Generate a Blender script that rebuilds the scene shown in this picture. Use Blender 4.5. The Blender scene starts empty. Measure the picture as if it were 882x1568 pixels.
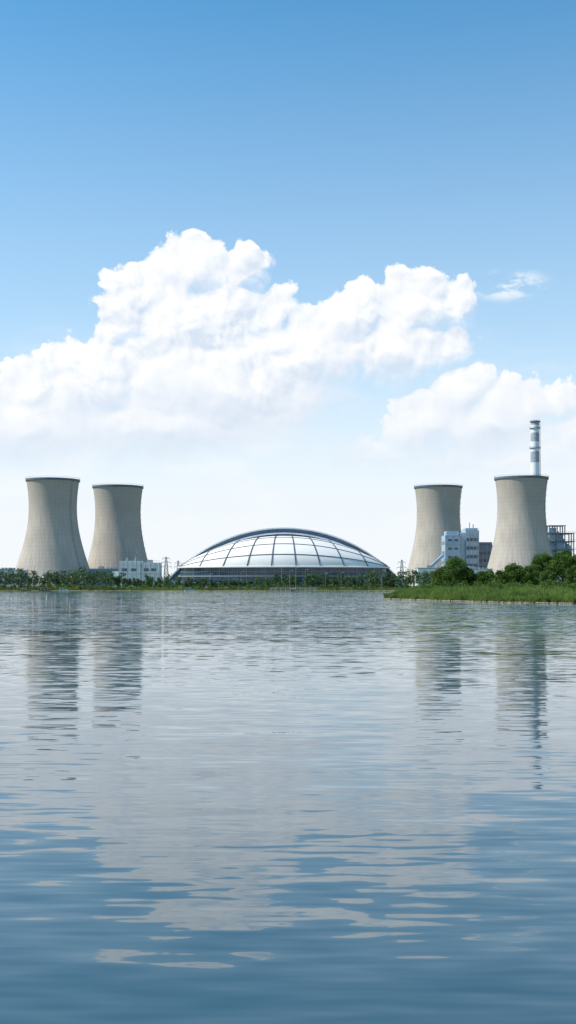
import bpy, math, random
import numpy as np
from mathutils import Vector
random.seed(7); rng=np.random.default_rng(7)
scene=bpy.context.scene
scene.view_settings.view_transform='Standard'
try: scene.view_settings.look='None'
except Exception: pass
scene.view_settings.exposure=0

SUN_EL=math.radians(47); SUN_AZ=math.radians(-94)   # azimuth from +Y, clockwise
SD=Vector((math.sin(SUN_AZ)*math.cos(SUN_EL),math.cos(SUN_AZ)*math.cos(SUN_EL),math.sin(SUN_EL)))

# ------------------------------------------------------------ node helpers
class NT:
    def __init__(s,t): s.t=t; s.n=t.nodes; s.l=t.links
    def put(s,sock,v):
        if isinstance(v,bpy.types.NodeSocket): s.l.new(v,sock)
        elif v is not None: sock.default_value=v
    def m(s,op,a,b=None,c=None,clamp=False):
        n=s.n.new('ShaderNodeMath'); n.operation=op; n.use_clamp=clamp
        for i,v in enumerate((a,b,c)):
            if v is not None: s.put(n.inputs[i],v)
        return n.outputs[0]
    def v(s,op,a,b=None):
        n=s.n.new('ShaderNodeVectorMath'); n.operation=op
        s.put(n.inputs[0],a)
        if b is not None: s.put(n.inputs[3 if op=='SCALE' else 1],b)
        return n.outputs['Value' if op in('LENGTH','DOT_PRODUCT') else 'Vector']
    def comb(s,x,y,z=0.0):
        n=s.n.new('ShaderNodeCombineXYZ')
        for i,v in enumerate((x,y,z)): s.put(n.inputs[i],v)
        return n.outputs[0]
    def sep(s,v):
        n=s.n.new('ShaderNodeSeparateXYZ'); s.put(n.inputs[0],v); return n.outputs
    def mr(s,v,a,b,c=0.0,d=1.0,smooth=True):
        n=s.n.new('ShaderNodeMapRange'); n.interpolation_type='SMOOTHSTEP' if smooth else 'LINEAR'
        for i,x in enumerate((v,a,b,c,d)): s.put(n.inputs[i],x)
        return n.outputs[0]
    def mix(s,f,a,b):
        n=s.n.new('ShaderNodeMix'); n.data_type='RGBA'
        s.put(n.inputs[0],f)
        s.put(n.inputs[6],a if isinstance(a,bpy.types.NodeSocket) else (*a[:3],1))
        s.put(n.inputs[7],b if isinstance(b,bpy.types.NodeSocket) else (*b[:3],1))
        return n.outputs[2]
    def noise(s,vec,scale,detail=4,rough=.5,dims='3D'):
        n=s.n.new('ShaderNodeTexNoise'); n.noise_dimensions=dims
        s.put(n.inputs['Vector'],vec); n.inputs['Scale'].default_value=scale
        n.inputs['Detail'].default_value=detail; n.inputs['Roughness'].default_value=rough
        return n.outputs
# ------------------------------------------------------------ world
world=bpy.data.worlds.new("World"); scene.world=world; world.use_nodes=True
W=NT(world.node_tree); W.n.clear()
out=W.n.new('ShaderNodeOutputWorld'); bg=W.n.new('ShaderNodeBackground'); bgc=W.n.new('ShaderNodeBackground')
bg.inputs[1].default_value=0.1; bgc.inputs[1].default_value=0.1
wm=W.n.new('ShaderNodeMixShader')
W.l.new(bg.outputs[0],wm.inputs[1]); W.l.new(bgc.outputs[0],wm.inputs[2]); W.l.new(wm.outputs[0],out.inputs[0])
sky=W.n.new('ShaderNodeTexSky'); sky.sky_type='NISHITA'; sky.sun_disc=False
sky.sun_elevation=SUN_EL; sky.sun_rotation=SUN_AZ; sky.air_density=1.0; sky.dust_density=0.4; sky.ozone_density=1.5
tc=W.n.new('ShaderNodeTexCoord'); G=tc.outputs['Generated']
gx,gy,gz=W.sep(G)
az=W.m('ARCTAN2',gx,gy)
te=W.m('DIVIDE',gz,W.m('MAXIMUM',W.m('SQRT',W.m('ADD',W.m('MULTIPLY',gx,gx),W.m('MULTIPLY',gy,gy))),0.001))
PX=W.m('MULTIPLY',az,16.81); PY=W.m('MULTIPLY',te,16.81)
P0=W.comb(PX,PY)
def c2(x,y):
    a=math.atan((x-441)/1681); return a*16.81,(890-y)/100*math.cos(a)
BL=[(296,424,78,58),(374,416,36,42),(226,452,68,54),(196,488,46,50),(300,500,135,90),(424,485,36,46),(345,590,200,105),
    (535,492,64,62),(640,470,72,56),(708,472,36,34),(600,535,130,60),(470,550,110,80),(145,592,88,72),
    (45,600,48,50),(40,660,150,84),(250,655,240,70),
    (712,606,54,52),(660,655,76,58),(750,652,110,72),(808,632,54,46),(856,620,34,36),(600,700,80,26),(770,705,210,46),(905,672,70,60)]
def field(warp):
    f=None
    for (x,y,rx,ry) in BL:
        cx,cy=c2(x,y); rx/=100; ry/=100
        d=W.v('SUBTRACT',warp,(cx,cy,0)); d=W.v('MULTIPLY',d,(1/rx,1/ry,0))
        r=min(rx,ry)
        b=W.m('MULTIPLY_ADD',W.v('LENGTH',d),-r,r)
        f=b if f is None else W.m('SMOOTH_MAX',f,b,0.10)
    return f
w1=W.noise(P0,1.5,2,.5,'2D')[1]
warp0=W.v('ADD',P0,W.v('SCALE',W.v('SUBTRACT',w1,(.5,.5,.5)),0.34))
s2=(Vector((-0.55,0.83,0))*0.13)
warp1=W.v('ADD',warp0,tuple(s2))
def bump(wp,detail):
    vo=W.n.new('ShaderNodeTexVoronoi'); vo.voronoi_dimensions='2D'; vo.feature='F1'
    W.put(vo.inputs['Vector'],W.v('ADD',wp,(.37,.21,0))); vo.inputs['Scale'].default_value=2.15
    vo.inputs['Detail'].default_value=detail; vo.inputs['Roughness'].default_value=.48; vo.inputs['Lacunarity'].default_value=2.25
    vo.normalize=False
    return W.m('MULTIPLY_ADD',vo.outputs['Distance'],-0.25,0.255)
f0=field(warp0); f1=field(warp1)
n2=W.m('MULTIPLY_ADD',W.noise(P0,7.0,4,.6,'2D')[0],0.10,-0.05)
B0=bump(warp0,3.0); B1=bump(warp1,1.8)
F0=W.m('ADD',W.m('ADD',f0,B0),n2)
litS=W.m('SUBTRACT',f0,f1)
# relief is crisp in the sunlit tops, dissolves toward the soft bases and in scattered veils
lf=W.noise(P0,.9,2,.5,'2D')[0]
rel=W.m('MULTIPLY',W.mr(PY,2.0,4.0,.25,1.0),W.mr(lf,.35,.62,.5,1.0))
lit=W.m('MULTIPLY_ADD',W.m('MULTIPLY',W.m('SUBTRACT',B0,B1),1.7),rel,litS)
soft=W.mr(litS,-.10,.03,0.60,0.06)
mask=W.mr(F0,-0.01,soft)
mask=W.m('MULTIPLY',mask,W.mr(PY,1.2,2.5,0.0,1.0))
haze=(8.6,9.2,9.9)
hf=W.m('POWER',W.m('SUBTRACT',1.0,W.mr(te,0.0,0.64,0,1,False)),1.75)
skyc=W.v('MULTIPLY',sky.outputs[0],(0.58,1.58,1.86))
base0=W.mix(W.m('MULTIPLY',hf,0.97,None,True),skyc,haze)
base0=W.mix(W.m('MULTIPLY',W.mr(te,0.02,0.24,1,0),.85),base0,(9.3,9.6,9.95))
W.put(bg.inputs[0],base0)
st=W.noise(W.v('MULTIPLY',P0,(0.35,1.0,1.0)),1.0,4,.6,'2D')[0]
bank=W.m('MULTIPLY',W.mr(st,.42,.75),W.m('MULTIPLY',W.mr(PY,0.3,1.5),W.mr(PY,2.2,4.4,1,0)))
base=W.mix(W.m('MULTIPLY',bank,.6),base0,(9.7,9.9,10.1))
wis=W.m('MULTIPLY',W.mr(W.noise(W.v('MULTIPLY',P0,(1.0,1.9,1)),1.7,5,.62,'2D')[0],.42,.66),
        W.mr(W.v('LENGTH',W.v('MULTIPLY',W.v('SUBTRACT',P0,(*c2(778,437),0)),(1.5,3.6,0))),0.3,1.1,1,0))
base=W.mix(W.m('MULTIPLY',wis,.9),base,(9.6,10,10.3))
L=W.m('MULTIPLY_ADD',lit,2.7,0.56,True)
L=W.m('MULTIPLY',L,W.mr(F0,0.0,0.25,0.92,1.0))
under=W.mr(W.m('ADD',PY,W.m('MULTIPLY',lf,1.2)),2.0,4.2,0.0,1.0)
L2=W.m('ADD',W.m('MULTIPLY',L,W.m('MULTIPLY_ADD',under,.40,.60)),W.m('MULTIPLY',under,.10),None,True)
cc=W.mix(L2,(6.7,7.7,9.1),(10.4,10.45,10.5))
col=W.mix(W.m('MULTIPLY',mask,.98),base,cc)
W.put(bgc.inputs[0],col)
inx=W.m('LESS_THAN',W.m('ABSOLUTE',PX),9.0); iny=W.m('MULTIPLY',W.m('GREATER_THAN',PY,0.3),W.m('LESS_THAN',PY,5.7))
W.put(wm.inputs[0],W.m('MULTIPLY',inx,iny))

# ------------------------------------------------------------ materials
def new_mat(name):
    m=bpy.data.materials.new(name); m.use_nodes=True
    t=NT(m.node_tree); b=m.node_tree.nodes['Principled BSDF']; return m,t,b
def simple(name,c,rough=.7,var=.15,scale=.3,metal=0.0,spec=None,stretch=(1,1,1)):
    m,t,b=new_mat(name)
    tcn=t.n.new('ShaderNodeTexCoord')
    n=t.noise(t.v('MULTIPLY',tcn.outputs['Object'],stretch),scale,4,.6)[0]
    f=t.mr(n,.3,.7)
    c1=tuple(x*(1-var) for x in c); c2_=tuple(min(1,x*(1+var)) for x in c)
    t.put(b.inputs['Base Color'],t.mix(f,c1,c2_))
    b.inputs['Roughness'].default_value=rough; b.inputs['Metallic'].default_value=metal
    if spec is not None: b.inputs['Specular IOR Level'].default_value=spec
    return m
def leafmat(name,dark,light,yellow,scale=.25,trans=.25):
    m,t,b=new_mat(name)
    g=t.n.new('ShaderNodeNewGeometry')
    n=t.noise(g.outputs['Position'],scale,2,.6)[0]
    c=t.mix(t.mr(n,.35,.65),dark,light)
    r=g.outputs['Random Per Island']
    c=t.mix(t.mr(r,.72,1.0,0,.75,False),c,yellow)
    t.put(b.inputs['Base Color'],c); b.inputs['Roughness'].default_value=.6
    b.inputs['Specular IOR Level'].default_value=.25
    tr=t.n.new('ShaderNodeBsdfTranslucent'); t.put(tr.inputs[0],c)
    mx=t.n.new('ShaderNodeMixShader'); mx.inputs[0].default_value=trans
    o=m.node_tree.nodes['Material Output']
    t.l.new(b.outputs[0],mx.inputs[1]); t.l.new(tr.outputs[0],mx.inputs[2]); t.l.new(mx.outputs[0],o.inputs[0])
    return m
def concrete_tower():
    m,t,b=new_mat('tower_concrete')
    tcn=t.n.new('ShaderNodeTexCoord'); O=tcn.outputs['Object']
    x,y,z=t.sep(O)
    ang=t.m('ARCTAN2',x,y)
    s=t.noise(t.comb(t.m('MULTIPLY',ang,9.0),t.m('MULTIPLY',z,.03),0),2.2,4,.65)[0]
    s2_=t.noise(t.comb(t.m('MULTIPLY',ang,30.0),t.m('MULTIPLY',z,.025),3.0),1.2,3,.6)[0]
    big=t.noise(O,.05,3,.6)[0]
    c=t.mix(t.mr(s,.3,.72),(.42,.365,.305),(.56,.50,.43))
    c=t.mix(t.m('MULTIPLY',t.mr(big,.4,.7),.4),c,(.36,.32,.275))
    c=t.mix(t.m('MULTIPLY',t.mr(s2_,.5,.75),.30),c,(.30,.27,.235))
    fr=t.m('FRACT',t.m('DIVIDE',z,3.2)); ln=t.m('GREATER_THAN',fr,.88)
    c=t.mix(t.m('MULTIPLY',ln,.16),c,(.2,.18,.16))
    fv=t.m('FRACT',t.m('MULTIPLY',ang,8.0)); lv=t.m('GREATER_THAN',fv,.94)
    c=t.mix(t.m('MULTIPLY',lv,.06),c,(.2,.18,.16))
    stn=t.m('MULTIPLY',t.mr(z,45,88),t.mr(s,.40,.66))
    c=t.mix(t.m('MULTIPLY',stn,.45),c,(.20,.19,.18))
    t.put(b.inputs['Base Color'],c); b.inputs['Roughness'].default_value=.88
    b.inputs['Specular IOR Level'].default_value=.15
    return m
M_conc=concrete_tower()
M_conc2=simple('concrete_plain',(.45,.44,.42),.85)
M_rim=simple('rim_dark_steel',(.10,.13,.17),.6)
M_white=simple('white_painted_metal',(.78,.79,.80),.4,.05,.15)
M_offw=simple('off_white_wall',(.70,.71,.71),.7,.08,.3)
M_steel=simple('galvanised_steel',(.30,.33,.36),.5,.12,.5,.3)
M_blue=simple('blue_grey_cladding',(.34,.46,.56),.5,.1,.2)
M_blued=simple('dark_blue_cladding',(.12,.19,.27),.45,.15,.25)
M_glass=simple('window_glass',(.05,.09,.13),.15,.3,.2)
M_band=simple('arch_blue_grey_metal',(.10,.16,.23),.5,.1,.2,0.0,.3)
M_seam=simple('panel_seam',(.10,.115,.135),.6,.15,.3,0,.2)
M_grey=simple('grey_paint',(.33,.36,.39),.6)
M_bark=simple('bark',(.12,.09,.06),.9,.3,2.0)
M_roof=simple('roof_sheet',(.30,.33,.36),.6)
M_rock=simple('rock',(.30,.24,.18),.9,.35,.6)
M_wood=simple('weathered_wood',(.25,.17,.11),.8,.3,1.0)
M_leaf=leafmat('foliage_broadleaf',(.050,.100,.020),(.120,.22,.035),(.22,.30,.06),.35,.38)
M_leaf2=leafmat('foliage_distant',(.050,.095,.045),(.095,.160,.060),(.16,.20,.08),.06,.3)
M_reed=leafmat('reed_green',(.105,.175,.035),(.18,.27,.05),(.29,.30,.09),.12,.35)
def panelmat():
    m,t,b=new_mat('roof_panel_white')
    g=t.n.new('ShaderNodeNewGeometry'); n=t.noise(g.outputs['Position'],.05,4,.5)[0]
    r=g.outputs['Random Per Island']
    c=t.mix(t.mr(n,.35,.65),(.86,.82,.76),(.90,.87,.81))
    c=t.mix(t.m('MULTIPLY',r,.3),c,(.76,.75,.73))
    t.put(b.inputs['Base Color'],c); b.inputs['Roughness'].default_value=.6; b.inputs['Specular IOR Level'].default_value=.2
    return m
M_panel=panelmat()
def groundmat():
    m,t,b=new_mat('grass_ground'); g=t.n.new('ShaderNodeNewGeometry'); P=g.outputs['Position']
    a=t.noise(P,.03,4,.6)[0]; c=t.noise(P,.8,3,.6)[0]
    col=t.mix(t.mr(a,.35,.65),(.075,.12,.03),(.13,.17,.05))
    col=t.mix(t.m('MULTIPLY',t.mr(c,.4,.7),.5),col,(.16,.16,.08))
    x,y,z=t.sep(P)
    col=t.mix(t.mr(z,.15,.7,1,0),col,(.24,.20,.14))
    t.put(b.inputs['Base Color'],col); b.inputs['Roughness'].default_value=.95
    return m
M_ground=groundmat()
def watermat():
    m,t,b=new_mat('lake_water'); g=t.n.new('ShaderNodeNewGeometry'); P=g.outputs['Position']
    x,y,z=t.sep(P)
    def lay(sx,sy,amp,detail,off):
        n=t.noise(t.v('ADD',t.v('MULTIPLY',P,(sx,sy,0)),(off,off*.7,0)),1.0,detail,.5,'2D')[1]
        return t.v('SCALE',t.v('SUBTRACT',n,(.5,.5,.5)),amp)
    a=lay(.15,.62,.075,1.0,3.1); c=lay(.52,2.5,.125,1.0,17.3); e=lay(.04,.13,.028,1.0,41.)
    sl=t.v('ADD',t.v('ADD',a,c),e)
    pn=t.noise(t.v('MULTIPLY',P,(.008,.03,0)),1.0,2,.5,'2D')[0]
    k=t.m('MULTIPLY_ADD',t.mr(pn,.35,.65),.45,.72)
    k=t.m('MULTIPLY',k,t.m('ADD',t.mr(y,25,60,.9,1.15),t.mr(y,90,145,0,3.8)))
    sl=t.v('SCALE',sl,k); sl=t.v('MULTIPLY',sl,(.3,1,0))
    N=t.v('NORMALIZE',t.v('ADD',sl,(0,0,1)))
    t.put(b.inputs['Normal'],N)
    t.put(b.inputs['Base Color'],(.038,.084,.105,1))
    b.inputs['Roughness'].default_value=.03; b.inputs['IOR'].default_value=1.58
    return m
M_water=watermat()

# ------------------------------------------------------------ mesh helpers
class MB:
    def __init__(s): s.v=[]; s.f=[]
    def add(s,vs,fs):
        o=len(s.v); s.v+= [tuple(p) for p in vs]; s.f+=[tuple(i+o for i in f) for f in fs]
    def box(s,x0,x1,y0,y1,z0,z1):
        s.add([(x0,y0,z0),(x1,y0,z0),(x1,y1,z0),(x0,y1,z0),(x0,y0,z1),(x1,y0,z1),(x1,y1,z1),(x0,y1,z1)],
              [(0,3,2,1),(4,5,6,7),(0,1,5,4),(1,2,6,5),(2,3,7,6),(3,0,4,7)])
    def bar(s,p,q,w,w2=None,n=4):
        w2=w if w2 is None else w2
        p=Vector(p);q=Vector(q);d=(q-p).normalized()
        u=d.cross(Vector((0,0,1)) if abs(d.z)<.95 else Vector((1,0,0))).normalized(); v=d.cross(u)
        vs=[]
        for c,r in((p,w),(q,w2)):
            for i in range(n):
                a=2*math.pi*(i+.5)/n; vs.append(c+(u*math.cos(a)+v*math.sin(a))*r)
        fs=[(i,(i+1)%n,n+(i+1)%n,n+i) for i in range(n)]+[tuple(range(n))[::-1],tuple(range(n,2*n))]
        s.add(vs,fs)
    def tube(s,pts,r,n=5):
        for a,b in zip(pts[:-1],pts[1:]): s.bar(a,b,r,r,n)
    def lathe(s,prof,n=64,c=(0,0,0),cap=False):
        vs=[];fs=[]
        for (r,z) in prof:
            for i in range(n):
                a=2*math.pi*i/n; vs.append((c[0]+r*math.cos(a),c[1]+r*math.sin(a),c[2]+z))
        for j in range(len(prof)-1):
            for i in range(n):
                fs.append((j*n+i,j*n+(i+1)%n,(j+1)*n+(i+1)%n,(j+1)*n+i))
        if cap: fs.append(tuple((len(prof)-1)*n+i for i in range(n)))
        s.add(vs,fs)
    def obj(s,name,mat,parent=None,smooth=False,loc=None):
        me=bpy.data.meshes.new(name); me.from_pydata(s.v,[],s.f); me.materials.append(mat)
        if smooth: me.polygons.foreach_set('use_smooth',[True]*len(me.polygons))
        o=bpy.data.objects.new(name,me); scene.collection.objects.link(o)
        if parent: o.parent=parent
        if loc: o.location=loc
        return o
def empty(name,loc=(0,0,0)):
    e=bpy.data.objects.new(name,None); e.location=loc; scene.collection.objects.link(e); return e
def quads_obj(name,V,mat,parent=None,loc=None,k=4):
    me=bpy.data.meshes.new(name); n=len(V)//k
    me.vertices.add(len(V)); me.vertices.foreach_set('co',V.astype(np.float32).ravel())
    me.loops.add(n*k); me.loops.foreach_set('vertex_index',np.arange(n*k,dtype=np.int32))
    me.polygons.add(n); me.polygons.foreach_set('loop_start',np.arange(0,n*k,k,dtype=np.int32))
    me.polygons.foreach_set('loop_total',np.full(n,k,dtype=np.int32))
    me.update(calc_edges=True); me.validate(); me.materials.append(mat)
    o=bpy.data.objects.new(name,me); scene.collection.objects.link(o)
    if parent:o.parent=parent
    if loc:o.location=loc
    return o
def leaves(C,size):
    n=len(C); a=rng.normal(size=(n,3)); a/=np.linalg.norm(a,axis=1)[:,None]
    b=rng.normal(size=(n,3)); b-=a*(a*b).sum(1)[:,None]; b/=np.linalg.norm(b,axis=1)[:,None]
    s=size[:,None]; a=a*s; b=b*s*.6
    V=np.stack([C-a,C-b*1.0+a*.1,C+a,C+b],axis=1)
    return V.reshape(-1,3)
def blades(B,h,w):
    n=len(B); th=rng.uniform(0,math.pi,n); d=np.stack([np.cos(th),np.sin(th),np.zeros(n)],1)*w[:,None]
    lean=rng.normal(size=(n,2))*.16*h[:,None]
    T=B+np.stack([lean[:,0],lean[:,1],h],1)
    return np.stack([B-d,B+d,T],1).reshape(-1,3)

# ------------------------------------------------------------ ground / water
def shore(x):
    return 684+8*math.sin(x/95+1)+4*math.sin(x/31)+1.5*math.sin(x/9.)
def gheight(x,y):
    d=y-shore(x)
    h=2.0*(1-math.exp(-max(d,0)/6)) if d>0 else d*.15
    return max(-1.5,h)+ (0.25*math.sin(x/13)*math.sin(y/17) if d>8 else 0)
xs=list(np.arange(-500,501,4.0)); xs=[-9000,-5000,-2500,-1200,-700]+xs+[700,1200,2500,5000,9000]
ys=list(np.arange(655,740,2.5))+[760,800,900,1000,1200,1600,2500,4000,7000,12000]
g=MB(); g.v=[(x,y,gheight(x,y)) for y in ys for x in xs]; nx=len(xs)
g.f=[(j*nx+i,j*nx+i+1,(j+1)*nx+i+1,(j+1)*nx+i) for j in range(len(ys)-1) for i in range(nx-1)]
g.obj('ground',M_ground,smooth=True)
w=MB(); w.add([(-9000,-3000,0),(9000,-3000,0),(9000,720,0),(-9000,720,0)],[(0,1,2,3)]); w.obj('water',M_water)
def ynear(x):
    return float(np.interp(x,[30,33,45,60,80,150,300],[378,373,340,310,290,268,250]))+1.2*math.sin(x*.9)+.8*math.sin(x*2.3)
def yfar(x): return float(np.interp(x,[30,34,60,120,300],[375,378,440,490,520]))
def ih(x,y):
    d=min(y-ynear(x),yfar(x)-y,(x-32)*1.2)
    if d<0: return max(-1.2,d*.3)
    return 3.2*(1-math.exp(-d/16))+.12*math.sin(x*.6)*math.sin(y*.5)
IX=list(np.arange(26,150,1.5))+list(np.arange(150,302,6)); IY=list(np.arange(240,530,2.5))
g=MB(); g.v=[(x,y,ih(x,y)) for y in IY for x in IX]; nx=len(IX)
g.f=[(j*nx+i,j*nx+i+1,(j+1)*nx+i+1,(j+1)*nx+i) for j in range(len(IY)-1) for i in range(nx-1)]
g.obj('grassy_island',M_ground,smooth=True)

# ------------------------------------------------------------ cooling towers
def cooling_tower(X,Y,rt,H,rb,ladder_ang):
    e=empty('cooling_tower',(X,Y,2)); zt=H*.735; rw=rt*.905; z0=8.0
    kb=(zt-z0)/math.sqrt((rb/rw)**2-1); ka=(H-zt)/math.sqrt((rt/rw)**2-1)
    def R(z): return rw*math.sqrt(1+((z-zt)/(kb if z<zt else ka))**2)
    zs=[z0+(H-z0)*i/48 for i in range(49)]
    prof=[(R(z),z) for z in zs]+[(R(H)-.9,H)]+[(R(z)-.9,z) for z in reversed(zs)]+[(R(z0),z0)]
    m=MB(); m.lathe(prof,112); m.obj('shell',M_conc,e,True)
    m=MB(); r=R(H)
    m.lathe([(r+.02,H-1.5),(r+.55,H-1.4),(r+.55,H+.15),(r-.9,H+.15),(r-.9,H+.01)],112); m.obj('rim',M_rim,e)
    m=MB()
    for i in range(72):
        a=2*math.pi*i/72; x,y=(r+.45)*math.cos(a),(r+.45)*math.sin(a); m.bar((x,y,H+.15),(x,y,H+1.3),.07)
    m.tube([((r+.45)*math.cos(2*math.pi*i/72),(r+.45)*math.sin(2*math.pi*i/72),H+1.3) for i in range(73)],.07,4)
    m.obj('rim_railing',M_steel,e)
    m=MB()
    for i in range(40):
        a=2*math.pi*i/40
        for s in(-1,1):
            b=a+s*math.pi/40
            m.bar(((rb+1.6)*math.cos(a),(rb+1.6)*math.sin(a),-.5),((rb-.4)*math.cos(b),(rb-.4)*math.sin(b),z0+.3),.55,.5,6)
    m.obj('support_columns',M_conc2,e)
    m=MB(); m.lathe([(rb+4,-1.0),(rb+4,1.0),(rb+3.4,1.0),(rb+3.4,.2),(.1,.2)],80); m.obj('basin',M_conc2,e)
    m=MB(); pts=[]
    for z in zs:
        pts.append((R(z)+.3,z))
    ca,sa=math.cos(ladder_ang),math.sin(ladder_ang)
    for off in(-.5,.5):
        m.tube([(rr*ca-off*sa,rr*sa+off*ca,z) for rr,z in pts],.09,4)
    for (rr,z) in pts[::3]:
        m.box(rr*ca-.7,rr*ca+.7,rr*sa-.7,rr*sa+.7,z,z+.15)
        m.bar((rr*ca+.6,rr*sa-.6,z),(rr*ca+.6,rr*sa-.6,z+1.2),.06)
    m.obj('access_ladder',M_steel,e)
    return e
cooling_tower(-192.7,900,21.4,87,32,math.radians(-32))
cooling_tower(-149.0,962,21.7,86.8,30,math.radians(-4))
cooling_tower(136.8,1000,21.4,90,30,math.radians(-14))
cooling_tower(187,880,20.9,86.7,29,math.radians(-28))

# ------------------------------------------------------------ chimney
e=empty('striped_chimney',(225,1000,2)); H=150
def cr(z): return 5.2-1.5*z/H
edges=[0,26,48,68,86,99,112,122,131,139,146,150]
a=MB();b=MB()
for i in range(len(edges)-1):
    t=a if i%2==0 else b; t.lathe([(cr(edges[i]),edges[i]),(cr(edges[i+1]),edges[i+1])],36)
b.lathe([(cr(H),H),(cr(H)-.5,H),(cr(H)-.7,H-12)],36)
a.obj('shaft_grey_bands',M_grey,e,True); b.obj('shaft_white_bands',M_white,e,True)
m=MB()
for z in(62,99,125,143,149):
    r=cr(z); m.lathe([(r,z),(r+1.1,z),(r+1.1,z+.3),(r,z+.3)],36)
    m.lathe([(r+1.05,z+1.2),(r+1.1,z+1.2),(r+1.1,z+1.35),(r+1.05,z+1.35),(r+1.05,z+1.2)],36)
    for i in range(16):
        q=2*math.pi*i/16; m.bar(((r+1.05)*math.cos(q),(r+1.05)*math.sin(q),z),((r+1.05)*math.cos(q),(r+1.05)*math.sin(q),z+1.3),.06)
m.bar((cr(0)+.4,-1.5,0),(cr(H)+.4,-1.5,H),.25)
m.obj('platforms',M_rim,e)

# ------------------------------------------------------------ domed hall
e=empty('domed_hall',(-3,800,0))
Rr=113.5; zc=45-Rr
def arch(off,n=90,zbase=2.0):
    R=Rr-off; a0=math.acos((zbase-zc)/R)
    return [((R)*math.sin(-a0+2*a0*i/n),zc+R*math.cos(-a0+2*a0*i/n)) for i in range(n+1)]
def band(o0,o1,y0,y1,name,mat):
    m=MB();A=arch(o0);B=arch(o1);n=len(A)
    vs=[]
    for (p,q) in zip(A,B): vs+=[(p[0],y0,p[1]),(q[0],y0,q[1]),(q[0],y1,q[1]),(p[0],y1,p[1])]
    fs=[]
    for i in range(n-1):
        for k in range(4): fs.append((i*4+k,i*4+(k+1)%4,(i+1)*4+(k+1)%4,(i+1)*4+k))
    fs+= [(0,1,2,3),tuple((n-1)*4+k for k in(3,2,1,0))]
    m.add(vs,fs); m.obj(name,mat,e)
band(0,.9,-3,3,'arch_outer_rim',M_white)
band(.9,3.6,-1.2,2.4,'arch_band',M_band)
band(3.6,4.7,-2.6,2.4,'arch_inner_rim',M_white)
band(4.7,6.4,-.4,2.4,'arch_soffit_band',M_band)
m=MB()
A=arch(.9);B=arch(3.6)
for i in range(0,91,3): m.bar((A[i][0],-1.5,A[i][1]),(B[i][0],-1.5,B[i][1]),.12)
m.obj('arch_ribs',M_grey,e)
HA,HB,HZ,ZB=77.0,42.0,23.2,15.8
def roofp(t,s,d=0.0):
    k=.62+.38*s; X=t*(k+(1-k)*t*t); X=max(-1,min(1,X)); q=max(0,1-X*X)
    ph=s*math.pi/2
    r=1+d/30
    return (X*HA, -HB*math.sin(ph)*q**.6*r, ZB+HZ*math.cos(ph)*q**.9*r+ (d*.3))
NC,NR=9,4
m=MB(); sub=6
for c in range(NC):
    for r in range(NR):
        vs=[];fs=[]
        for j in range(sub+1):
            for i in range(sub+1):
                t=-1+2*(c+i/sub)/NC; s=(r+j/sub)/NR; vs.append(roofp(t,s))
        for j in range(sub):
            for i in range(sub): fs.append((j*(sub+1)+i,(j+1)*(sub+1)+i,(j+1)*(sub+1)+i+1,j*(sub+1)+i+1))
        m.add(vs,fs)
m.obj('roof_panels',M_panel,e,True)
m=MB()
for c in range(1,NC): m.tube([roofp(-1+2*c/NC,j/24,.12) for j in range(25)],.42,4)
for r in range(1,NR): m.tube([roofp(-1+2*i/72,r/NR,.12) for i in range(73)],.34,4)
m.obj('roof_seams',M_seam,e)
m=MB(); m.tube([roofp(-1+2*i/72,1,.5) for i in range(73)],.6,6); m.obj('eave',M_white,e)
m=MB();mm=MB();ml=MB()
base_=[roofp(-1+2*i/72,1) for i in range(73)]
for i in range(72):
    p,q=base_[i],base_[i+1]
    m.add([(p[0]*.99,p[1]+1.5,1.5),(q[0]*.99,q[1]+1.5,1.5),(q[0]*.99,q[1]+1.5,15.4),(p[0]*.99,p[1]+1.5,15.4)],[(0,1,2,3)])
    if i%3==0: mm.bar((p[0],p[1]+1.0,1.5),(p[0],p[1]+1.0,15.3),.14)
for z in (5,12.6): mm.tube([(p[0],p[1]+1.0,z) for p in base_],.12,4)
ml.tube([(p[0]*1.01,p[1]-.2,9.6) for p in base_],.4,4)
m.obj('glass_facade',M_glass,e); mm.obj('facade_mullions',M_grey,e); ml.obj('canopy',M_grey,e)
m=MB(); vs=[];fs=[]; A=arch(.6,72); n=len(A)
for j in range(17):
    ph=j/16*math.pi/2
    for (x,z) in A: vs.append((x*(1-.12*(1-math.cos(ph))),2.5+70*math.sin(ph)*max(0.02,1-(x/92)**2)**.5,2+(z-2)*math.cos(ph)))
for j in range(16):
    for i in range(n-1): fs.append((j*n+i,j*n+i+1,(j+1)*n+i+1,(j+1)*n+i))
m.add(vs,fs); m.obj('rear_shell',M_band,e,True)

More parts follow.
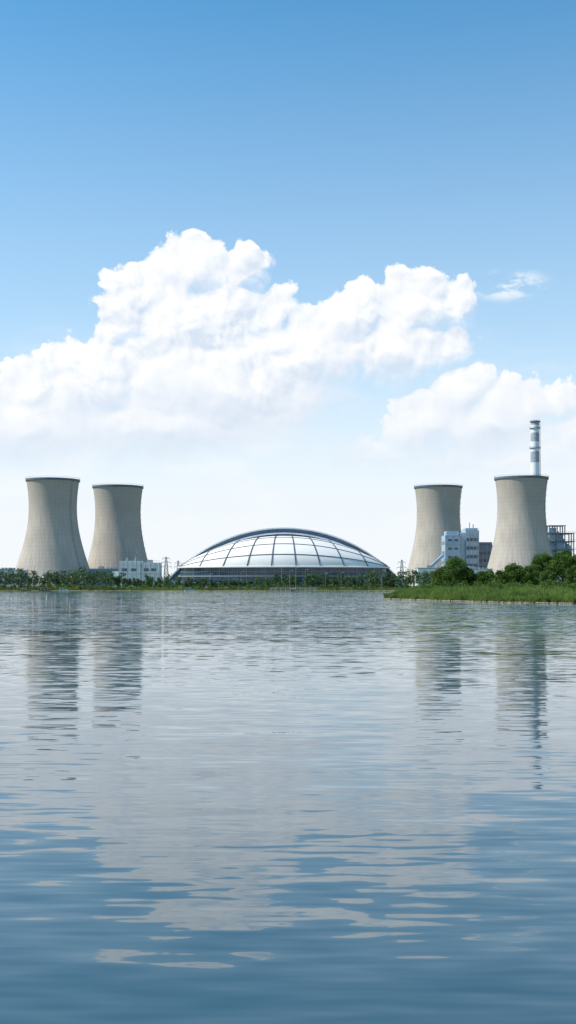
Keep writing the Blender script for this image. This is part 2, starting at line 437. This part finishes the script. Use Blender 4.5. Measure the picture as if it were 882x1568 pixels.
# ------------------------------------------------------------ buildings
def building(name,X0,X1,Y0,Y1,Z0,Z1,wall,floors=3,bays=8,win=.5,roof=M_roof,wh=.42):
    e=empty(name,((X0+X1)/2,Y0,Z0)); w=(X1-X0)/2; D=Y1-Y0; H=Z1-Z0
    m=MB(); m.box(-w,w,0,D,-1.5,H); m.obj('walls',wall,e)
    m=MB(); m.box(-w-.25,w+.25,-.25,D+.25,H,H+.35); m.box(-w*.4,-w*.1,D*.3,D*.6,H+.35,H+2.2)
    for k in range(3): m.box(w*(.2+.22*k),w*(.3+.22*k),D*.2,D*.35,H+.35,H+1.3)
    m.obj('roof',roof,e)
    g=MB();f=MB(); fh=H/floors; bw=2*w/bays
    for i in range(floors):
        z=i*fh+fh*.32
        for j in range(bays):
            x0=-w+j*bw+bw*(1-win)/2; x1=x0+bw*win
            g.box(x0,x1,-.06,.1,z,z+fh*wh)
            f.box(x0-.12,x1+.12,-.16,-.0,z-.22,z-.02); 
        f.box(-w,w,-.1,-.0,(i+1)*fh-.5,(i+1)*fh-.25)
    nb=max(2,int(D/bw))
    for i in range(floors):
        z=i*fh+fh*.32
        for j in range(nb):
            y0=D*j/nb+D/nb*.3
            for s in(-1,1): g.box(min(s*w,s*(w+.06)),max(s*w,s*(w+.06)),y0,y0+D/nb*.4,z,z+fh*wh)
    g.obj('windows',M_glass,e); f.obj('trim',M_grey,e)
    m=MB(); m.box(w*.5,w*.5+2.4,-.12,.1,-.2,2.6); m.obj('door',M_rim,e)
    return e
building('warehouse',94.7,119,800,820,2,15.5,M_offw,2,9,.4,wh=.25)
building('warehouse',128,152,815,830,2,15,M_offw,2,9,.4,wh=.25)
building('workshop_building',-155,-131,850,870,2,15.5,M_blued,2,8)
building('office_building',-275,-247,985,1010,2,17,M_blue,3,8)
building('storage_shed',-76,-66,712,718,2,6.2,M_offw,1,4)
building('storage_shed',176,215,800,815,2,16,M_offw,2,12,.4,wh=.25)
building('storage_shed',-215,-200,830,845,2,14,M_offw,2,5)
e=empty('white_process_building',(-118,765,2))
m=MB(); m.box(0,15.2,0,14,-1,18.2); m.box(15.3,28.5,1.0,14,-1,17.0); m.box(-5,-.1,3,12,-1,11); m.obj('walls',M_offw,e)
m=MB()
for x in np.arange(0,15.3,3.04): m.box(x-.12,x+.12,-.15,-.002,-1,18.2)
for x in np.arange(15.5,28.5,3.2): m.box(x-.12,x+.12,.85,.998,-1,17.0)
m.box(0,15.2,-.12,-.004,9,9.3); m.box(15.3,28.5,.88,.996,9,9.3)
for (x0,x1,z) in((0,15.2,18.2),(15.3,28.5,17.0)):
    for x in np.linspace(x0+.2,x1-.2,8): m.bar((x,.3 if x0<1 else 1.3,z),(x,.3 if x0<1 else 1.3,z+1.3),.08)
    m.bar((x0,.3 if x0<1 else 1.3,z+1.3),(x1,.3 if x0<1 else 1.3,z+1.3),.09)
m.bar((11,6,18),(11,6,21),.5,.5,8); m.bar((5,6,18),(5,6,20.4),.4,.4,8); m.box(19,23,4,8,17,19)
m.obj('panel_joints_and_rails',M_grey,e)
m=MB(); m.box(2,6,-.1,.05,11,13); m.box(8.5,12.5,-.1,.05,11,13); m.box(17.5,21,.9,1.05,11,13); m.box(22.5,26,.9,1.05,11,13); m.box(5,8,-.1,.05,-1,4); m.obj('windows_and_door',M_glass,e)

# boiler house complex
e=empty('boiler_house',(129.6,905,2))
m=MB(); m.box(0,13,0,22,-1,42); m.box(1.5,11.5,3,18,42,45.5); m.box(13.2,16.8,2,22,-1,44); m.obj('stair_tower',M_blue,e)
m=MB(); m.box(17,28,1,26,-1,46); m.box(17.6,27.4,4,22,46,48); m.obj('main_block',M_blue,e)
m=MB(); m.box(28.2,42,6,30,-1,34); m.box(29,40,8,28,34,36.5); m.obj('annex',M_blued,e)
m=MB()
for z in(10,17,24,31,38): m.box(2.5,5.5,-.12,.1,z-1,z+.8); m.box(7.5,10.5,-.12,.1,z-1,z+.8); m.box(17.8,27.2,.88,1.1,z-1.0,z+1.6)
for z in(8,14,20,26): m.box(29,41,5.88,6.1,z,z+2.4)
for z in(12,20,28,36): m.box(-.12,.1,3,19,z-1.5,z+1)
m.obj('window_bands',M_glass,e)
m=MB()
for x in(17.3,20.3,23.3,26.3,27.8): m.box(x-.22,x+.22,.6,.87,-1,46)
for x in(.2,6.4,12.6): m.box(x-.2,x+.2,-.4,-.13,-1,42)
for z in(5,20.5,34.5,41): m.box(-.3,13.2,-.75,-.42,z,z+.3)
for x in(28.6,32,35.4,38.8,41.8): m.box(x-.2,x+.2,5.6,5.87,-1,34)
for (x0,x1,y0,y1,z) in((0,13,0,22,42),(17,28,1,26,46),(28.2,42,6,30,34)):
    for x in np.linspace(x0,x1,7): m.bar((x,y0,z),(x,y0,z+1.4),.1)
    m.bar((x0,y0,z+1.4),(x1,y0,z+1.4),.1); m.bar((x0,y0,z+.7),(x1,y0,z+.7),.07)
m.bar((3,10,45),(3,10,52),.15); m.bar((22,12,48),(22,12,53),.4); m.bar((25,12,48),(25,12,51.5),.5)
m.obj('steel_trim',M_grey,e)
m=MB(); m.bar((-20,4,8),(0,8,26),1.6,1.6,4); m.bar((42,14,24),(52,18,14),1.8,1.8,4)
for x,z in((-15,12.5),(-8,19)): m.bar((x,5,-1),(x,5.5,z),.3)
m.obj('conveyor_gallery',M_blue,e)
e=empty('boiler_steel_frame',(221.5,930,2))
m=MB();fl=MB();pn=MB();tk=MB()
cx=[0,6.5,13,20.5]; cyy=[0,8,16]; lv=[8,16,24,31,38,45,50]
for x in cx:
    for y in cyy: m.box(x-.4,x+.4,y-.4,y+.4,-1,51 if x<18 else 45)
for z in lv[:-1]:
    for y in cyy: m.box(-.4,20.9,y-.3,y+.3,z-.9,z-.45)
    fl.box(-1.2,21.7,-1.2,17,z-.4,z)
    m.bar((-1.2,-1.2,z+1.2),(21.7,-1.2,z+1.2),.1)
    for x in np.linspace(-1.2,21.7,9): m.bar((x,-1.2,z),(x,-1.2,z+1.2),.08)
for i in range(len(lv)-2):
    j=i%3; m.bar((cx[j],-.1,lv[i]),(cx[j+1],-.1,lv[i+1]-1),.2); m.bar((cx[j+1],-.15,lv[i]),(cx[j],-.15,lv[i+1]-1),.2)
pn.box(1,12.4,3,13,-1,44); pn.box(7,12.6,1,3,26,37); pn.box(0,6,1.2,3,38,49.4)
tk.lathe([(.1,14),(2.8,15),(2.8,34),(.1,36)],24,(16.8,6,0)); tk.bar((16.8,6,34),(8,6,46),1.1,1.1,10)
fl.box(-.8,14,-.8,17,51,51.4)
m.obj('columns_and_beams',M_steel,e); fl.obj('floors',M_rim,e); pn.obj('boiler_casing',M_blue,e); tk.obj('dust_separator',M_blue,e,True)

def pylon(X,Y,H,w,arms):
    e=empty('transmission_tower',(X,Y,2)); m=MB()
    def hw(z): return w*(1-z/H)**.8+.35
    n=9; zs=[H*i/n for i in range(n+1)]
    for i in range(n):
        a,b=hw(zs[i]),hw(zs[i+1])
        C=[(-1,-1),(1,-1),(1,1),(-1,1)]
        for k in range(4):
            p,q=C[k],C[(k+1)%4]
            m.bar((p[0]*a,p[1]*a,zs[i]),(p[0]*b,p[1]*b,zs[i+1]),.2)
            m.bar((p[0]*a,p[1]*a,zs[i]),(q[0]*b,q[1]*b,zs[i+1]),.12)
            m.bar((q[0]*a,q[1]*a,zs[i]),(p[0]*b,p[1]*b,zs[i+1]),.12)
            m.bar((p[0]*b,p[1]*b,zs[i+1]),(q[0]*b,q[1]*b,zs[i+1]),.1)
    m.obj('lattice',M_steel,e); m=MB()
    for z,l in arms:
        for s in(-1,1):
            m.bar((0,0,z),(s*l,0,z+.2),.15); m.bar((0,0,z+1.4),(s*l,0,z+.2),.12); m.bar((s*l,0,z+.2),(s*l,0,z-1.2),.12)
    m.obj('cross_arms',M_steel,e)
pylon(-86,775,21,1.6,[(14,4),(17,3.4),(20,2.6)])
pylon(-108.5,790,27,1.7,[(19,4),(22.5,3.4),(26,2.6)])
pylon(85,820,20,1.5,[(14,3.6),(18,2.8)])
pylon(74,900,20,1.5,[(15,3.6),(18,2.8)])
pylon(-85,850,20,1.3,[(15,3),(18,2.5)])

def gz_(x,y): return gheight(x,y)
for (x,y,h) in((-4,700,13),(1,702,11),(5,700,13),(11,701,12),(24,704,10),(34,703,10),(-30,703,10),(-50,704,9),(60,703,9)):
    z=gz_(x,y); e=empty('street_lamp',(x,y,z)); m=MB()
    m.bar((0,0,-.3),(0,0,h),.16,.09,6); m.bar((0,0,.0),(0,0,.6),.3,.3,6); m.bar((0,0,h),(1.2,0,h+.2),.08); m.obj('pole',M_steel,e)
    m=MB(); m.box(1.0,1.9,-.2,.2,h+.05,h+.25); m.obj('lamp_head',M_white,e)
e=empty('concrete_pier',(3,678,0)); m=MB(); m.box(-14,15,-2,1,1.1,1.4); m.box(-2,2,1,14,1.1,1.4); m.obj('deck',M_conc2,e)
m=MB()
for x in np.arange(-13.5,15,3): m.bar((x,-1.7,-1.5),(x,-1.7,2.3),.16); m.bar((x,.6,-1.5),(x,.6,1.1),.16)
m.bar((-14,-1.7,2.3),(15,-1.7,2.3),.08); m.obj('posts_and_rail',M_offw,e)
def boat(X,Y,L,rot,c):
    e=empty('small_boat',(X,Y,0)); e.rotation_euler[2]=rot
    secs=[];n=9
    for i in range(n):
        u=i/(n-1); x=(u-.5)*L
        bw=max(.05,(1-((u-.3)/.72)**2 if u>.3 else 1))*.95; sh=.65+.35*u*u
        secs.append([(x,-bw,sh),(x,-bw*.7,-.1),(x,bw*.7,-.1),(x,bw,sh),(x,bw*.85,sh),(x,bw*.55,.12),(x,-bw*.55,.12),(x,-bw*.85,sh)])
    m=MB(); vs=[p for s in secs for p in s]; fs=[]
    for i in range(n-1):
        for k in range(8): fs.append((i*8+k,i*8+(k+1)%8,(i+1)*8+(k+1)%8,(i+1)*8+k))
    fs+=[tuple(range(8)),tuple((n-1)*8+k for k in range(8))[::-1]]
    m.add(vs,fs); m.obj('hull',c,e)
    m=MB(); m.box(-L*.2,-L*.12,-.75,.75,.4,.48); m.box(L*.08,L*.16,-.7,.7,.4,.48); m.obj('benches',M_wood,e)
    m=MB(); m.box(-L*.38,-L*.0,-.8,.8,1.9,2.0)
    for x in(-L*.37,-L*.02):
        for y in(-.7,.7): m.bar((x,y,.5),(x,y,1.9),.05)
    m.obj('canopy',M_white,e)
boat(-148,668,7,.1,M_wood); boat(-137,670,6,-.2,M_offw); boat(-160,670,6,.3,M_wood); boat(-60,668,6,.2,M_offw)

# ------------------------------------------------------------ distant tree line
Cs=[];Ss=[]
x=-620.0
tr=MB()
def crown(cx,cy,z,h,r,nleaf,ls,squash=1.0):
    k=random.randint(5,8); out=[]
    for i in range(k):
        a=random.uniform(0,2*math.pi); rr=r*random.uniform(.1,.62); f=i/(k-1)
        zz=z+h*(.32+.5*f); rad=r*random.uniform(.38,.62)*(1.05-.4*f)
        n=nleaf//k; d=rng.normal(size=(n,3)); d/=np.linalg.norm(d,axis=1)[:,None]
        d*=(rng.uniform(.45,1.08,n)[:,None]); d[:,2]*=.8
        out.append(np.array([cx+rr*math.cos(a)*(1-.4*f),cy+rr*math.sin(a)*(1-.4*f),zz])+d*rad)
    C=np.concatenate(out); C[:,2]=np.maximum(C[:,2],z+.2)
    return C,rng.uniform(.5,1.2,len(C))*ls
while x<620:
    infr=abs(x)<260
    for row in range(3 if infr else 2):
        y=shore(x)+12+row*11+random.uniform(-4,4)
        bs=8.4+2.2*math.sin(x/37)+1.5*math.sin(x/11+row)
        if x<-110: bs+=1.5
        if -90<x<80: bs-=1.2
        h=bs*random.uniform(.65,1.15)*(1+.08*row); r=h*random.uniform(.38,.55)
        px=x+random.uniform(-2,2); z=gheight(px,y)
        C,S=crown(px,y,z,h,r,190 if infr else 90,.62 if infr else .95)
        Cs.append(C);Ss.append(S); tr.bar((px,y,z-.3),(px,y,z+h*.6),.22,.08,5)
    x+=random.uniform(3.0,5.5) if infr else random.uniform(5,9)
par=empty('distant_tree_line')
quads_obj('foliage',leaves(np.concatenate(Cs),np.concatenate(Ss)),M_leaf2,par); tr.obj('trunks',M_bark,par)
Cs=[];Ss=[]
x=-900.
while x<900:
    y=1040+random.uniform(-20,20); h=random.uniform(8,13); r=h*.55
    C,S=crown(x,y,2,h,r,60,1.2); Cs.append(C);Ss.append(S); x+=random.uniform(5,9)
quads_obj('background_forest',leaves(np.concatenate(Cs),np.concatenate(Ss)),M_leaf2)
Cs=[];Ss=[]
for i in range(900):
    x=random.uniform(-300,300); y=shore(x)+random.uniform(2,12); z=gheight(x,y); h=random.uniform(1.0,3.4)
    C,S=crown(x,y,z-.3,h,h*.75,36,.5); Cs.append(C);Ss.append(S)
quads_obj('shore_shrubs',leaves(np.concatenate(Cs),np.concatenate(Ss)),M_leaf)
n=26000; bx=rng.uniform(-320,320,n); by=np.array([shore(v) for v in bx])+rng.uniform(.2,5,n)
bz=np.array([gheight(a,b) for a,b in zip(bx,by)])
quads_obj('shore_reeds',blades(np.stack([bx,by,bz-.1],1),rng.uniform(.7,1.8,n),rng.uniform(.08,.2,n)),M_reed,k=3)

# ------------------------------------------------------------ island vegetation
n=110000; bx=33+rng.uniform(0,1,n)**1.2*95; by=np.empty(n); bz=np.empty(n); keep=np.zeros(n,bool)
hh=rng.uniform(.8,1.9,n)
for i in range(n):
    yn=ynear(bx[i]); by[i]=yn+rng.uniform(0,1)**1.5*min(75,max(4,yfar(bx[i])-yn)); bz[i]=ih(bx[i],by[i])
    keep[i]=bz[i]>.12
cl=np.sin(bx*.7+by*.23)*np.sin(bx*.21-by*.35+1)
hh*=1+.35*cl
quads_obj('reeds_and_grass',blades(np.stack([bx,by,bz-.1],1)[keep],hh[keep],rng.uniform(.06,.15,n)[keep]),M_reed,k=3)
m=MB()
for i in range(420):
    x=random.uniform(32.5,110); y=ynear(x)+random.uniform(-.6,1.2); s=random.uniform(.2,.65)
    vs=[(x+s*random.uniform(.7,1.2)*dx,y+s*random.uniform(.7,1.2)*dy,s*.55*dz+.05) for dx,dy,dz in((1,0,0),(0,1,0),(-1,0,0),(0,-1,0),(.2,.1,1),(.1,.2,-1))]
    m.add(vs,[(0,1,4),(1,2,4),(2,3,4),(3,0,4),(1,0,5),(2,1,5),(3,2,5),(0,3,5)])
m.obj('shoreline_rocks',M_rock)
def tree(name,X,Y,h,r,nl,low=.12):
    z=ih(X,Y); e=empty(name,(X,Y,z)); m=MB()
    m.bar((0,0,-.4),(.15,0,h*.35),h*.035,h*.025,8); m.bar((.15,0,h*.35),(0,.2,h*.75),h*.025,h*.008,7)
    K=random.randint(13,17); out=[];ss=[]
    for i in range(K):
        a=i*2.4+random.uniform(-.4,.4); f=(i+.5)/K
        zz=h*(low+.16+(.80-low-.06)*f); prof=math.sin(math.pi*min(1,.22+.72*f))**.7
        rr=r*prof*random.uniform(.45,.85); c=Vector((rr*math.cos(a),rr*math.sin(a),zz)); rad=r*random.uniform(.26,.44)
        m.bar((0,0,max(h*.12,zz*.6)),c,h*.012,h*.004,5)
        nn=nl//K; d=rng.normal(size=(nn,3)); d/=np.linalg.norm(d,axis=1)[:,None]
        lump=1+.22*np.sin(d[:,0]*7+i)*np.sin(d[:,1]*6+2*i)*np.sin(d[:,2]*5)
        d*=(rng.uniform(.35,1.05,nn)**.6*lump)[:,None]; d[:,2]*=.78
        out.append(np.array(c)+d*rad); ss.append(rng.uniform(.6,1.2,nn)*.27)
    nn=nl//8; d=rng.normal(size=(nn,3))*np.array([r*.4,r*.4,h*.18])+np.array([0,0,h*.55]); out.append(d); ss.append(np.full(nn,.26))
    C=np.concatenate(out); C[:,2]=np.maximum(C[:,2],.1)
    m.obj('trunk_and_limbs',M_bark,e); quads_obj('crown',leaves(C,np.concatenate(ss)),M_leaf,e)
T=[(58.5,385,11.8,5.6,9000),(54,392,8,3.6,4500),(63.5,388,7.5,3.6,4500),(68.5,384,6.5,3.2,3500),(74,380,6.6,3.4,4000),(79,386,9.2,4.3,6000),
   (84.5,384,8.5,4.0,5500),(90.5,390,13.0,5.8,9000),(97,388,14.2,6.8,10000),(104,392,13.0,6,9000),(88,372,6.6,3.4,4500),(96.5,368,8,3.6,4500),
   (113,390,11,5.5,6000),(124,395,12,6,6000),(72,396,7,3.4,3000),(140,400,11,6,5000)]
for t in T: tree('broadleaf_tree',*t)
Cs=[];Ss=[]
for i in range(150):
    x=random.uniform(46,125); y=ynear(x)+random.uniform(32,75)
    if y>yfar(x)-6: continue
    z=ih(x,y); h=random.uniform(1.6,4.2); C,S=crown(x,y,z-.5,h,h*.7,220,.26); Cs.append(C);Ss.append(S)
quads_obj('island_shrubs',leaves(np.concatenate(Cs),np.concatenate(Ss)),M_leaf)

# ------------------------------------------------------------ sun & camera
sl=bpy.data.lights.new('sun','SUN'); sl.energy=4.8; sl.angle=math.radians(.5); sl.color=(1,.93,.84)
so=bpy.data.objects.new('sun',sl); so.rotation_euler=SD.to_track_quat('Z','Y').to_euler(); scene.collection.objects.link(so)
cam=bpy.data.cameras.new('camera'); co=bpy.data.objects.new('camera',cam); scene.collection.objects.link(co)
co.location=(0,0,6); co.rotation_euler=(math.radians(90),0,0)
cam.lens=38.6; cam.sensor_width=36; cam.shift_y=106/1568; cam.clip_end=30000; cam.clip_start=.1
scene.camera=co
